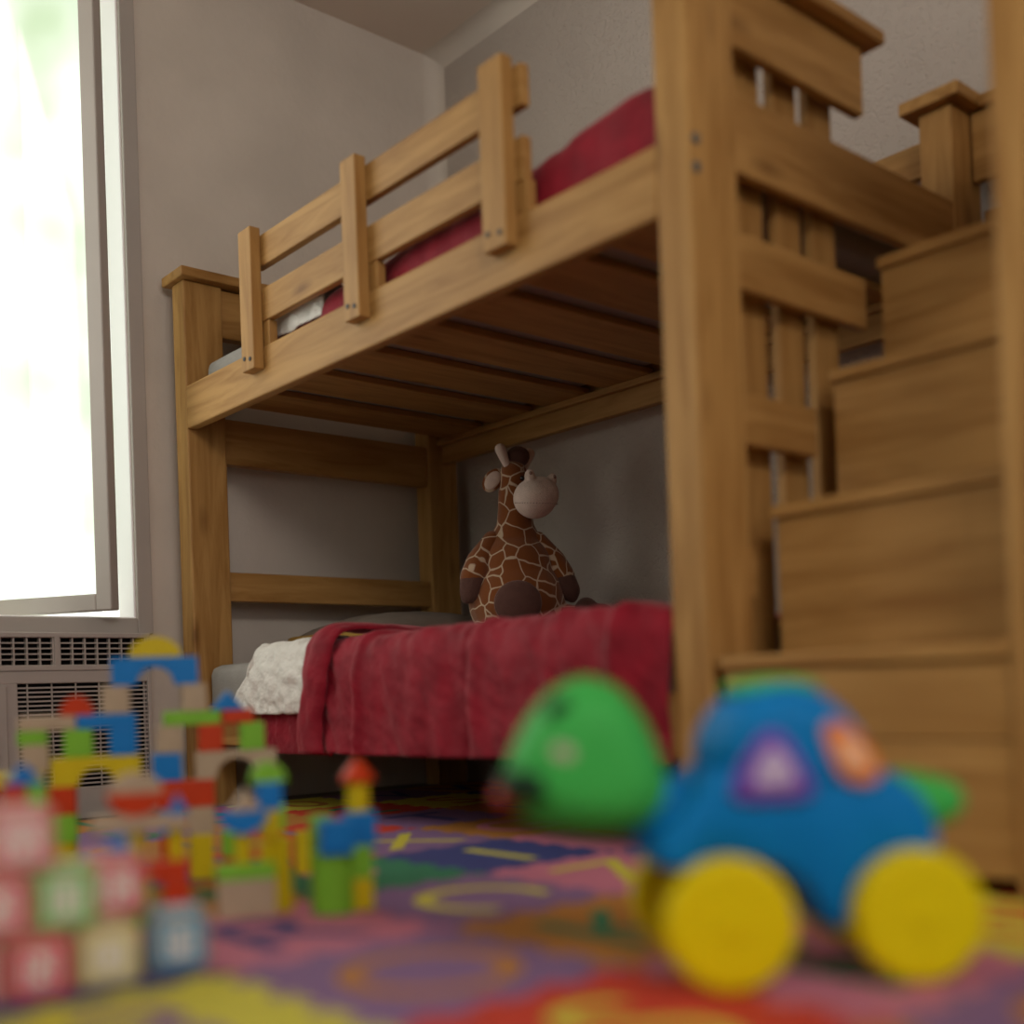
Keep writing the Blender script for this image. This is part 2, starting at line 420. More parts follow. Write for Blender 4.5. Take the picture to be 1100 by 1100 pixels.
# near end: boards on the outside of the posts and vertical slats behind them
EX = N1
board('end_board', (EX-0.025, EX-0.003, YF+PD, 1.955, 1.375, 1.507), bed, 1, 0.004)
board('end_cap', (N0-0.03, EX+0.03, YF-0.017, 1.985, 1.507, 1.533), bed, 1, 0.004)
board('end_board', (EX-0.025, EX-0.003, YF+PD, R1-0.03, 1.160, 1.297), bed, 1, 0.004)
board('end_board', (EX-0.025, EX-0.003, YF+PD, 1.942, 0.964, 1.060), bed, 1, 0.004)
board('end_board', (EX-0.025, EX-0.003, YF+PD, 1.765, 0.702, 0.790), bed, 1, 0.004)
board('end_board', (EX-0.025, EX-0.003, YF+PD, 1.575, 0.445, 0.530), bed, 1, 0.004)
for (ya, yb) in ((1.612, 1.682), (1.722, 1.795), (1.832, 1.908)):
    board('end_slat', (EX-0.065, EX-0.045, ya, yb, 0.20, 1.50), bed, 2, 0.003)
board('end_cap', (N0-0.03, N1+0.03, R0-0.028, R1+0.02, 1.505, 1.533), bed, 1, 0.004)
for z in (1.137, 1.183):
    bmh = cyl(bmesh.new(), 0.009, -0.002, 0.003, seg=20, axis='X')
    obj('bolt', bmh, M_bolt, bed, loc=Vector((N1, YF+0.012, z)) - bed.location)

# ================================================================== STAIRCASE
st = empty('storage_staircase', (-0.92, 1.9, 0.0), 0, 'light pine box staircase rising beside the slatted end of the bunk bed', 'staircase')
SX0, SX1 = -1.155, -0.690
steps = [(1.435, 0.345), (1.582, 0.597), (1.765, 0.852), (1.935, 1.092)]
prev = 0.035
for i, (yn, zt) in enumerate(steps):
    ynext = steps[i+1][0]+0.03 if i < 3 else 2.36
    board('tread', (SX0-0.004, SX1, yn, ynext, zt-0.022, zt), st, 0, 0.004)
    if i == 0:
        board('riser', (SX0, SX1, yn+0.008, yn+0.028, prev, 0.215), st, 0, 0.003)
        board('riser', (SX0, SX1, yn+0.008, yn+0.028, 0.2165, zt-0.022), st, 0, 0.003)
    else:
        board('riser', (SX0, SX1, yn+0.010, yn+0.030, prev, zt-0.022), st, 0, 0.003)
    prev = zt
for xa in (SX0+0.004, SX1-0.024):
    pts = [(1.466, 0.035), (2.35, 0.035), (2.35, 1.069), (1.97, 1.069), (1.97, 0.829), (1.80, 0.829), (1.80, 0.574), (1.617, 0.574), (1.617, 0.322), (1.466, 0.322)]
    bm = prism_yz([(p[0]-1.9, p[1]) for p in pts], xa+0.92, xa+0.94)
    obj('side_panel', bm, WD[1], st)
board('back_panel', (SX0, SX1, 2.36, 2.385, 0.035, 1.285), st, 0, 0.004)
board('back_rail', (-1.176, -0.695, 2.36, 2.382, 1.352, 1.500), st, 0, 0.004)
board('back_rail_cap', (-1.15, -0.695, 2.34, 2.40, 1.50, 1.525), st, 0, 0.004)
for (ya, yb, z1) in ((1.435, 1.535, 1.505), (2.30, 2.40, 1.505)):
    board('newel_post', (-0.690, -0.615, ya, yb, ZT, z1), st, 2, 0.005)
board('hand_rail', (-0.715, -0.59, 1.418, 2.42, 1.505, 1.533), st, 1, 0.004)
for z0 in (1.375, 1.16): board('side_board', (-0.664, -0.642, 1.535, 2.30, z0, z0+0.13), st, 1, 0.004)
for (xa, ya) in ((SX0+0.02, 1.50), (SX0+0.02, 2.28), (SX1-0.07, 2.28)):
    board('foot', (xa, xa+0.05, ya, ya+0.05, ZT, 0.036), st, 2, 0.002)

# ================================================================== BEDDING
def soft_box(name, b, r, material, parent=None, bulge=0.0, amp=0.004, freq=6, sub=0.03):
    x0, x1, y0, y1, z0, z1 = b; c = Vector(((x0+x1)/2, (y0+y1)/2, z0))
    bm = bmesh.new(); box(bm, x0-c.x, x1-c.x, y0-c.y, y1-c.y, 0, z1-z0)
    n = max(2, int((x1-x0)/sub))
    bmesh.ops.subdivide_edges(bm, edges=[e for e in bm.edges if abs((e.verts[0].co-e.verts[1].co).x) > 0.01], cuts=n, use_grid_fill=True)
    bmesh.ops.subdivide_edges(bm, edges=[e for e in bm.edges if abs((e.verts[0].co-e.verts[1].co).y) > 0.01], cuts=max(2, int((y1-y0)/sub)), use_grid_fill=True)
    bmesh.ops.subdivide_edges(bm, edges=[e for e in bm.edges if abs((e.verts[0].co-e.verts[1].co).z) > 0.01], cuts=6, use_grid_fill=True)
    hx, hy, hz = (x1-x0)/2, (y1-y0)/2, (z1-z0)/2
    for v in bm.verts:
        p = v.co - Vector((0, 0, hz))
        q = Vector((max(-hx+r, min(hx-r, p.x)), max(-hy+r, min(hy-r, p.y)), max(-hz+r, min(hz-r, p.z))))
        d = p - q
        if d.length > 1e-6: p = q + d.normalized()*r
        if bulge: p.z += bulge*(1-(p.x/hx)**2)*(1-(p.y/hy)**2)*(1 if p.z > 0 else 0.3)
        if p.z > -hz*0.9: p += Vector((0, 0, 1))*noise.noise(Vector((p.x*freq, p.y*freq, 3)))*amp
        v.co = p + Vector((0, 0, hz))
    return obj(name, bm, material, parent, smooth=True, loc=c if parent is None else c - parent.location)
mt = soft_box('mattress', (-3.028, -1.262, 1.468, 2.335, 0.224, 0.404), 0.03, M_matt)
tag(mt, 'grey mattress of the lower bunk, its bare end by the far post', 'mattress')
mt = soft_box('mattress', (-3.028, -1.262, 1.486, 2.335, 1.168, 1.275), 0.035, M_matt)
tag(mt, 'grey mattress of the upper bunk lying on the slats', 'mattress')

def drape(name, x0, x1, prof, material, parent, disp, nx=None, thick=0.004):
    """prof: list of (y,z); swept along x, disp(x, s, y, z, n) pushes a vertex along the profile's outward normal"""
    P = [Vector((0, a, b)) for a, b in prof]
    L_ = [0]
    for a, b in zip(P, P[1:]): L_.append(L_[-1] + (b-a).length)
    tot = L_[-1]; ns = int(tot/0.007); nx = nx or int((x1-x0)/0.007)
    pts = []
    for k in range(ns+1):
        s = tot*k/ns; i = 0
        while i < len(L_)-2 and L_[i+1] < s: i += 1
        t = (s-L_[i])/max(1e-9, L_[i+1]-L_[i]); pts.append(P[i].lerp(P[i+1], t))
    for _ in range(6):
        pts = [pts[0]] + [(pts[i-1]+pts[i]*2+pts[i+1])/4 for i in range(1, len(pts)-1)] + [pts[-1]]
    bm = bmesh.new(); grid = []
    for j in range(nx+1):
        x = x0 + (x1-x0)*j/nx; row = []
        for i, p in enumerate(pts):
            tn = (pts[min(i+1, ns)] - pts[max(i-1, 0)]).normalized(); nrm = Vector((0, tn.z, -tn.y))
            if nrm.z < -0.2: nrm = -nrm
            if abs(nrm.z) < 0.2 and nrm.y > 0: nrm = -nrm
            d, dx, dz = disp(x, i/ns, p)
            q = p + nrm*d; row.append(bm.verts.new((x+dx, q.y, q.z+dz)))
        grid.append(row)
    for a, b in zip(grid, grid[1:]):
        for i in range(ns): bm.faces.new((a[i], b[i], b[i+1], a[i+1]))
    bmesh.ops.recalc_face_normals(bm, faces=bm.faces)
    base = parent.location if parent else Vector((0, 0, 0))
    for v in bm.verts: v.co -= base
    o = obj(name, bm, material, parent, smooth=True)
    md = o.modifiers.new('thickness', 'SOLIDIFY'); md.thickness = thick; md.offset = 0
    return o
def fb(x, y, z, s): return noise.noise(Vector((x*s, y*s, z*s)))
def front(p): return max(0.0, min(1.0, (1.52-p.y)/0.07))
# --- lower bunk
blk = empty('red_blanket', (-1.9, 1.9, 0.43), 0, 'crimson velour blanket hanging over the edge of the lower bunk', 'blanket')
prof_lo = [(2.33, 0.415), (2.05, 0.418), (1.75, 0.428), (1.50, 0.438), (1.445, 0.430), (1.424, 0.405), (1.416, 0.36), (1.414, 0.25), (1.410, 0.172)]
def d_main(x, s, p):
    f = front(p)
    d = 0.006 - 0.004*max(0, min(1, (-2.29-x)/0.02)) + f*(0.010*fb(x, 0, p.z*0.25, 7) + 0.009*fb(x+p.z*0.5, p.y, p.z*0.35, 20) + 0.004*fb(x+p.z*0.9, 1, p.z*0.6, 48))
    d += 0.006*fb(x, p.y, 0, 9)
    for xc, w, h in ((-1.785, 0.008, -0.006), (-1.755, 0.02, 0.007), (-1.53, 0.02, 0.006), (-1.36, 0.014, 0.014), (-1.95, 0.03, 0.004)):
        d += f*h*math.exp(-((x-xc-0.02*(0.4-p.z))/w)**2)
    d += 0.010*math.exp(-((x+2.165)/0.012)**2)
    dz = 0.004*fb(x, 0, 0, 5)*(1 if p.z < 0.2 else 0) + (0.004 if p.z > 0.38 else 0)*max(0, (x+2.1))
    d -= 0.020*max(0, (x+1.34)/0.08)
    return d, 0, dz
drape('drape', -2.360, -1.257, prof_lo, M_red, blk, d_main)
def d_fold(x, s, p):
    u = (x+2.3385)/0.056
    f = 1-u*u
    return 0.008 + 0.024*max(0, f)**0.5 + 0.004*fb(x*2, p.y, p.z, 20)*1 , 0.014*math.sin(p.z*17+1) + 0.008*fb(1, 2, p.z, 26), 0.0 + (0.010 if p.z > 0.40 else 0)
drape('folded_edge', -2.392, -2.285, prof_lo[1:], M_red, blk, d_fold)
def d_under(x, s, p):
    f = front(p)
    return -0.002 + f*(0.004*fb(x, p.y, p.z, 28) + 0.003*fb(x, p.y, p.z*2, 60)), 0, 0.003*fb(x, 2, 2, 30)
drape('under_layer', -2.63, -2.285, [(2.2, 0.411)] + [(a+0.003, b-0.005) for a, b in prof_lo[1:]], M_red, blk, d_under)
def d_white(x, s, p):
    f = front(p); e = max(0, (-2.66-x)/0.12)
    d = 0.006 + f*(0.010*fb(x*1.4, p.y, p.z, 24) + 0.006*fb(x, p.y, p.z, 55)) + 0.004*fb(x, p.y, 1, 12)
    d -= 0.02*min(1, e)**2
    dx = 0.0
    if e > 0: dx = 0.16*min(1, e)*max(0, min(1, (p.z-0.30)/0.13))
    return d, dx, 0.003*fb(x, 0, 9, 30) + (0.006 if p.z > 0.4 else 0)
ws = empty('bed_sheet', (-2.65, 1.9, 0.43), 0, 'crumpled white sheet turned back over the red blanket on the lower bunk', 'bed sheet')
drape('folded_sheet', -2.775, -2.365, [(2.2, 0.420), (1.9, 0.424), (1.60, 0.432), (1.50, 0.438), (1.440, 0.428), (1.418, 0.400), (1.408, 0.355), (1.406, 0.266)], M_white, ws, d_white)
# --- upper bunk
ub = empty('red_blanket', (-1.9, 1.9, 1.28), 0, 'crimson blanket bunched on the upper bunk behind the guard rail', 'blanket')
prof_up = [(2.32, 1.275), (2.0, 1.30), (1.70, 1.305), (1.53, 1.30), (1.490, 1.285), (1.476, 1.25), (1.474, 1.185)]
def d_up(x, s, p):
    h = 0.0
    h += 0.045*max(0, min(1, (x+1.75)/0.25)) - 0.012*max(0, min(1, (-2.2-x)/0.2)) - 0.034*max(0, min(1, (-2.36-x)/0.03))
    return 0.002 + 0.004*fb(x, p.y, p.z, 18), 0, (h + 0.012*fb(x, p.y, 0, 5))*(1 if p.z > 1.22 else 0.1)
drape('drape', -2.60, -1.264, prof_up, M_red, ub, d_up)
us = empty('bed_sheet', (-2.5, 1.9, 1.28), 0, 'white sheet edge showing behind the guard rail of the upper bunk', 'bed sheet')
def d_us(x, s, p): return 0.003 + 0.008*fb(x, p.y, p.z, 30), 0.0, 0.01*fb(x, p.y, 0, 12)
drape('folded_sheet', -2.64, -2.365, [(2.3, 1.285), (2.0, 1.315), (1.70, 1.322), (1.53, 1.318), (1.495, 1.305), (1.481, 1.285), (1.480, 1.225)], M_white, us, d_us)
# pillow
pl = empty('pillow', (-2.79, 2.02, 0.425), 0.0, 'taupe pillow with mustard edging at the far end of the lower bunk', 'pillow')
def pillow_bm(sx, sy, sz, k=24):
    bm = bmesh.new(); d = bmesh.ops.create_grid(bm, x_segments=k, y_segments=k, size=1.0)
    top = {}
    for v in bm.verts:
        u, w = v.co.x, v.co.y
        e = max(0.0, (1-abs(u)**2.6)*(1-abs(w)**2.6))**0.55
        v.co = Vector((u*sx*(1-0.06*(1-abs(w))**1), w*sy*(1-0.06*(1-abs(u))), e*sz + 0.05*sz*fb(u, w, 0, 3)))
    g = bmesh.ops.duplicate(bm, geom=bm.verts[:] + bm.edges[:] + bm.faces[:])
    for v in g['geom']:
        if isinstance(v, bmesh.types.BMVert): v.co.z *= -0.45
    bmesh.ops.remove_doubles(bm, verts=bm.verts, dist=0.0005)
    bmesh.ops.recalc_face_normals(bm, faces=bm.faces)
    for v in bm.verts: v.co.z += 0.45*sz
    return bm
obj('case', pillow_bm(0.235, 0.31, 0.085), M_pillow, pl, smooth=True)
bm = bmesh.new()
pts = []
for k in range(96):
    a = 2*math.pi*k/96; c, s = math.cos(a), math.sin(a); q = (abs(c)**8+abs(s)**8)**(-1/8)
    pts.append(Vector((c*q*0.236, s*q*0.311, 0.046)))
vr = []
for i, p in enumerate(pts):
    t = (pts[(i+1) % 96]-pts[i-1]).normalized(); n_ = Vector((t.y, -t.x, 0)); vr.append([bm.verts.new(p + n_*0.013*math.cos(b) + Vector((0, 0, 0.013*math.sin(b)))) for b in [2*math.pi*j/8 for j in range(8)]])
for i in range(96):
    for j in range(8): bm.faces.new((vr[i][j], vr[(i+1) % 96][j], vr[(i+1) % 96][(j+1) % 8], vr[i][(j+1) % 8]))
obj('piping', bm, M_pillowY, pl, smooth=True)

# ================================================================== PLUSH GIRAFFE
def giraffe_mat():
    m = bpy.data.materials.new('giraffe_plush'); m.use_nodes = True; nt = m.node_tree; b = nt.nodes['Principled BSDF']
    b.inputs['Roughness'].default_value = 0.9; b.inputs['Sheen Weight'].default_value = 0.3; b.inputs['Specular IOR Level'].default_value = 0.15
    tc = N(nt, 'ShaderNodeTexCoord')
    nz = N(nt, 'ShaderNodeTexNoise'); nz.inputs['Scale'].default_value = 14; nt.links.new(tc.outputs['Object'], nz.inputs['Vector'])
    vm = N(nt, 'ShaderNodeVectorMath', operation='SCALE'); vm.inputs['Scale'].default_value = 0.030; nt.links.new(nz.outputs['Color'], vm.inputs[0])
    va = N(nt, 'ShaderNodeVectorMath', operation='ADD'); nt.links.new(tc.outputs['Object'], va.inputs[0]); nt.links.new(vm.outputs[0], va.inputs[1])
    v = N(nt, 'ShaderNodeTexVoronoi', feature='DISTANCE_TO_EDGE'); v.inputs['Scale'].default_value = 19; nt.links.new(va.outputs[0], v.inputs['Vector'])
    r = N(nt, 'ShaderNodeValToRGB'); r.color_ramp.elements[0].position = 0.022; r.color_ramp.elements[0].color = (0.50, 0.37, 0.26, 1)
    r.color_ramp.elements[1].position = 0.048; r.color_ramp.elements[1].color = (0.19, 0.055, 0.012, 1)
    nt.links.new(v.outputs['Distance'], r.inputs['Fac']); nt.links.new(r.outputs['Color'], b.inputs['Base Color'])
    n2 = N(nt, 'ShaderNodeTexNoise'); n2.inputs['Scale'].default_value = 400; nt.links.new(tc.outputs['Object'], n2.inputs['Vector'])
    bp = N(nt, 'ShaderNodeBump'); bp.inputs['Strength'].default_value = 0.4; bp.inputs['Distance'].default_value = 0.002
    nt.links.new(n2.outputs['Fac'], bp.inputs['Height']); nt.links.new(bp.outputs['Normal'], b.inputs['Normal'])
    return m
M_gir = giraffe_mat()
M_gbe = mat('plush_beige', (0.68, 0.53, 0.46), 0.95, 0.15, 0.08, 60, 0.6, 350, sheen=0.3)
M_gbr = mat('plush_brown', (0.105, 0.050, 0.040), 0.95, 0.15, 0.1, 60, 0.6, 350, sheen=0.3)
M_gta = mat('plush_taupe', (0.30, 0.20, 0.17), 0.95, 0.15)
M_eye = mat('eye_black', (0.01, 0.008, 0.008), 0.15, 0.6)
GZ = 0.437
gi = empty('plush_giraffe', (-2.42, 2.1, GZ), math.radians(49.23), 'plush giraffe toy sitting in the shade on the lower bunk', 'plush toy')
def gz(z): return z-GZ
bm = bmesh.new()
ellip(bm, (0.012, 0.02, gz(0.555)), (0.138, 0.125, 0.135))
ellip(bm, (0.012, 0.02, gz(0.64)), (0.108, 0.100, 0.115))
ellip(bm, (0.012, 0.02, gz(0.72)), (0.072, 0.065, 0.075))
limb(bm, [(0.014, 0.015, gz(0.74)), (0.014, 0.012, gz(0.80)), (0.012, 0.010, gz(0.90))], [0.058, 0.050, 0.041])
ellip(bm, (0.014, 0.008, gz(0.905)), (0.042, 0.045, 0.048))
limb(bm, [(0.01, -0.02, gz(0.53)), (0.013, -0.12, gz(0.535))], [0.070, 0.056], 6)
limb(bm, [(0.05, 0.01, gz(0.50)), (0.16, 0.00, gz(0.49))], [0.062, 0.050], 6)
fused('body', bm, 0.0055, gi, M_gir, 10)
bm = bmesh.new(); limb(bm, [(-0.052, 0.0, gz(0.730)), (-0.092, -0.02, gz(0.665)), (-0.108, -0.03, gz(0.622))], [0.026, 0.036, 0.038]); 
arm = fused('arm', bm, 0.005, gi, M_gir, 6)
bm = bmesh.new(); limb(bm, [(-0.108, -0.030, gz(0.610)), (-0.115, -0.035, gz(0.585)), (-0.126, -0.038, gz(0.566))], [0.0385, 0.033, 0.018]); fused('hand', bm, 0.0045, arm, M_gbr, 5)
bm = bmesh.new(); limb(bm, [(0.075, 0.01, gz(0.725)), (0.120, 0.015, gz(0.665)), (0.143, 0.01, gz(0.62))], [0.026, 0.034, 0.036])
arm2 = fused('arm', bm, 0.005, gi, M_gir, 6)
bm = bmesh.new(); limb(bm, [(0.146, 0.008, gz(0.605)), (0.160, 0.003, gz(0.58)), (0.166, 0.0, gz(0.562))], [0.036, 0.031, 0.018]); fused('hand', bm, 0.0045, arm2, M_gbr, 5)
bm = bmesh.new(); ellip(bm, (0.013, -0.168, gz(0.537)), (0.064, 0.030, 0.060)); obj('foot', bm, M_gbr, gi, smooth=True)
bm = bmesh.new(); ellip(bm, (0.205, -0.004, gz(0.504)), (0.040, 0.060, 0.055)); ellip(bm, (0.243, -0.004, gz(0.497)), (0.048, 0.050, 0.043)); fused('foot', bm, 0.005, gi, M_gbr, 5)
bm = bmesh.new(); ellip(bm, (0.070, -0.055, gz(0.832)), (0.060, 0.058, 0.056)); ellip(bm, (0.086, -0.052, gz(0.842)), (0.052, 0.05, 0.050))
ellip(bm, (0.058, -0.078, gz(0.889)), (0.015, 0.015, 0.020)); ellip(bm, (0.120, -0.052, gz(0.884)), (0.014, 0.014, 0.017))
muz = fused('muzzle', bm, 0.004, gi, M_gbe, 3)
for c in ((0.060, -0.090, 0.895), (0.126, -0.062, 0.888)):
    bm = bmesh.new(); ellip(bm, (c[0], c[1], gz(c[2])), (0.005, 0.004, 0.006), seg=12, rings=8); obj('nostril', bm, M_gta, muz, smooth=True)
bm = bmesh.new()
prev_ = None
ring = []
for k in range(25):
    a = math.radians(-160 + 190*k/24)
    ring.append(Vector((0.072+0.0605*math.cos(a), -0.055+0.0575*math.sin(a), gz(0.818)-0.009*math.sin(k/24*math.pi))))
for p in ring: ellip(bm, p, (0.0014, 0.0014, 0.0012), seg=8, rings=6)
obj('mouth_seam', bm, M_gta, muz, smooth=True)
for c in ((0.038, -0.033, 0.893), (0.062, 0.020, 0.890)):
    bm = bmesh.new(); ellip(bm, (c[0], c[1], gz(c[2])), (0.0065, 0.0065, 0.0065), seg=16, rings=10); obj('eye', bm, M_eye, gi, smooth=True)
# hair tuft, horns, ears
bm = bmesh.new(); ellip(bm, (0.028, 0.010, gz(0.962)), (0.034, 0.032, 0.030)); ellip(bm, (0.012, 0.03, gz(0.935)), (0.026, 0.022, 0.05)); fused('hair_tuft', bm, 0.004, gi, M_gbr, 4)
for (b0, b1) in (((-0.004, -0.015, 0.935), (-0.020, -0.020, 0.978)), ((0.045, 0.035, 0.935), (0.061, 0.040, 0.975))):
    bm = bmesh.new(); limb(bm, [(b0[0], b0[1], gz(b0[2])), (b1[0], b1[1], gz(b1[2]))], [0.011, 0.0165]); fused('horn', bm, 0.003, gi, M_gbe, 3)
for sgn, c, rz in ((-1, Vector((-0.044, -0.005, gz(0.895))), 0.0), (1, Vector((0.040, 0.075, gz(0.895))), 1.2)):
    R_ = Matrix.Rotation(rz, 3, 'Z') @ Matrix.Rotation(math.radians(38), 3, 'Y')
    bm = bmesh.new(); ellip(bm, c, (0.026, 0.007, 0.037), R_); ear = obj('ear', bm, M_gir, gi, smooth=True)
    bm = bmesh.new(); ellip(bm, c + Vector((-0.001, -0.005, -0.001)), (0.019, 0.005, 0.029), R_); obj('inner_ear', bm, M_gbe, ear, smooth=True)

# ================================================================== FOAM MAT
TS = 0.30; TX0, TY0 = -0.82, 0.56      # tile (0,0) spans x -1.12..-0.82, y 0.56..0.86
known = {(0, 0): ('purple', 'orange', 'O'), (-1, 0): ('red', 'yellow', 'S'), (1, 0): ('pink', 'navy', 'R'),
         (0, 1): ('orange', 'green', 'K'), (1, 1): ('purple', 'yellow', 'C'), (2, 1): ('green', 'pink', 'P'),
         (0, -1): ('yellow', 'purple', '3'), (1, -1): ('navy', 'pink', 'B'), (-1, 1): ('pink', 'green', 'E'),
         (1, 2): ('pink', 'yellow', 'Z'), (2, 2): ('navy', 'yellow', 'I'), (-1, 2): ('yellow', 'red', 'N'),
         (0, 2): ('purple', 'yellow', 'Y'), (-2, 1): ('purple', 'orange', 'Q'), (-2, 0): ('orange', 'navy', '5'), (2, 0): ('orange', 'green', 'H'), (3, 1): ('red', 'navy', 'V')}
used = {v for v in known.values()}
cols = list(FC)
def edge_pts(a, b, sgn, flat):
    """polyline from a to b with interlocking tabs; sgn picks the side"""
    a, b = Vector(a), Vector(b); d = (b-a); n_ = Vector((d.y, -d.x)).normalized()
    if flat: return [a]
    out = [a]; k = 4; dep = 0.016
    for i in range(k):
        t0 = (i+0.30)/k; t1 = (i+0.70)/k; w = 0.10/k
        out += [a+d*(t0+w*0.5), a+d*(t0-w*0.5)+n_*dep*sgn, a+d*(t1+w*0.5)+n_*dep*sgn, a+d*(t1-w*0.5)]
    return out
I0, I1, J0, J1 = -3, 6, -2, 5
letters = {}
def letter_me(ch):
    if ch not in letters: letters[ch] = text_mesh(ch, 0.27, 0.010)
    return letters[ch].copy()
pool = list('ABCDEFGHIJKLMNOPQRSTUVWXYZ0123456789')
k_ = 0
for i in range(I0, I1+1):
    for j in range(J0, J1+1):
        if (i, j) in known: c1, c2, ch = known[(i, j)]
        else:
            while True:
                c1 = cols[(i*3+j*5+k_) % 7]; c2 = cols[(i*3+j*5+k_+2+(i+j) % 3) % 7]; ch = random.choice(pool); k_ += 1
                nb = [known.get((i-1, j), ('',))[0], known.get((i, j-1), ('',))[0]]
                if c1 != c2 and (c1, c2, ch) not in used and c1 not in nb: break
            known[(i, j)] = (c1, c2, ch)
            used.add((c1, c2, ch))
        xr = TX0 - TS*i; xl = xr - TS; yb = TY0 + TS*j; yt = yb + TS
        cx, cy = (xl+xr)/2, (yb+yt)/2; h = TS/2 - 0.0004
        pts = edge_pts((-h, -h), (h, -h), 1, j == J0) + edge_pts((h, -h), (h, h), -1, i == I0) + edge_pts((h, h), (-h, h), -1, j == J1) + edge_pts((-h, h), (-h, -h), 1, i == I1)
        bm = bmesh.new(); f = bm.faces.new([bm.verts.new((p.x, p.y, 0.0)) for p in pts])
        r = bmesh.ops.extrude_face_region(bm, geom=[f])
        for v in r['geom']:
            if isinstance(v, bmesh.types.BMVert): v.co.z = 0.012
        bmesh.ops.recalc_face_normals(bm, faces=bm.faces)
        o = obj('foam_tile', bm, FM[c1], loc=(cx, cy, 0.0))
        kind_ = 'digit' if ch.isdigit() else 'letter'
        tag(o, '%s interlocking foam floor tile with a %s %s %s set into it' % (c1, c2, kind_, ch), 'foam tile', 'interlocking alphabet tiles of the play mat')
        me = letter_me(ch); me.materials.clear(); me.materials.append(FM[c2])
        lo = bpy.data.objects.new('letter_inset', me); COL.objects.link(lo); lo.parent = o; lo.location = (0, 0, 0.0076)
        lo.rotation_euler = (0, 0, math.pi/2 if ch not in 'C' else 0.3)

# ================================================================== WOODEN BLOCK CASTLE
CG = 'painted wooden blocks of the toy castle'
S = 0.036
def blk_obj(name, bm, colour, label, cat='toy block', smooth=False, loc=(0, 0, 0)):
    o = obj(name, bm, BC[colour], smooth=smooth, loc=loc); return tag(o, label, cat, CG)
CA = math.atan(0.44); CN = Vector((math.cos(CA), -math.sin(CA), 0)); CT = Vector((math.sin(CA), math.cos(CA), 0))
def onto(xf, y):
    """point of the castle row at depth xf; the rows are turned a little from the room's axes"""
    t = (CN.x*xf + CN.y*(-0.44*xf))/(CN.x*xf + CN.y*y)
    return Vector((xf*t, y*t, 0))
def seat(o, c, dx, z0):
    p = c - CN*(dx/2); o.location = (p.x, p.y, z0); o.rotation_euler = (0, 0, -CA); return o
KB = 1.18          # the tall back wall of the castle stands further off and is built of larger blocks
def back(xf): return KB if xf < -1.465 else 1.0
def zz(xf, z): return z if z == ZT or back(xf) == 1.0 else 0.30 + (z-0.30)*KB
def span(xf, y0, y1):
    k = back(xf); a, b = onto(xf*k, y0*k), onto(xf*k, y1*k); return (a+b)/2, (b-a).length
def cube(xf, y0, y1, z0, z1, colour, label, dx=None):
    dx = (dx or S)*back(xf); z0, z1 = zz(xf, z0), zz(xf, z1)
    c, w = span(xf, y0, y1)
    bm = box(bmesh.new(), -dx/2, dx/2, -w/2, w/2, 0, z1-z0, 0.0018)
    return seat(blk_obj('cube_block' if abs(w-(z1-z0)) < 0.012 else 'plank_block', bm, colour, label), c, dx, z0)
def arch(xf, y0, y1, z0, z1, r, colour, label):
    z0, z1 = zz(xf, z0), zz(xf, z1); r *= back(xf)*0.92; d = S*back(xf)
    c, w = span(xf, y0, y1); w /= 2; h = z1-z0
    pts = [(-w, 0), (-r, 0)] + [(-r*math.cos(math.pi*k/20), r*math.sin(math.pi*k/20)) for k in range(1, 20)] + [(r, 0), (w, 0), (w, h), (-w, h)]
    return seat(blk_obj('arch_block', prism_yz(pts, -d/2, d/2), colour, label), c, d, z0)
def halfdisc(xf, yc, z0, r, h, colour, label, inv=False):
    s = -1 if inv else 1; c, w = span(xf, yc-r, yc+r); r = w/2; z0 = zz(xf, z0); h *= back(xf); d = S*back(xf)
    pts = [(r*math.cos(math.pi*k/24), s*h*math.sin(math.pi*k/24)) for k in range(25)]
    return seat(blk_obj('half_round_block', prism_yz(pts, -d/2, d/2), colour, label), c, d, z0 + (h if inv else 0))
def tri(xf, yc, z0, w, h, colour, label, dx=None):
    dx = (dx or S)*back(xf); z0 = zz(xf, z0); h *= back(xf); c, w = span(xf, yc-w/2, yc+w/2)
    return seat(blk_obj('triangle_block', prism_yz([(-w/2, 0), (w/2, 0), (0, h)], -dx/2, dx/2, 0.0012), colour, label), c, dx, z0)
def cylb(xc, yc, z0, z1, r, colour, label):
    xf = xc + S/2; z0, z1 = zz(xf, z0), zz(xf, z1)
    c, w = span(xf, yc-r, yc+r)
    return seat(blk_obj('cylinder_block', cyl(bmesh.new(), w/2, 0, z1-z0, seg=40, bev=0.0015), colour, label), c, S*back(xf), z0)
XA, XB = -1.500, -1.440
Z = ZT
l0, l1, l2, l3, l4, l5, l6, l7, l8, l9 = ZT, 0.118, 0.156, 0.194, 0.232, 0.270, 0.289, 0.327, 0.365, 0.396
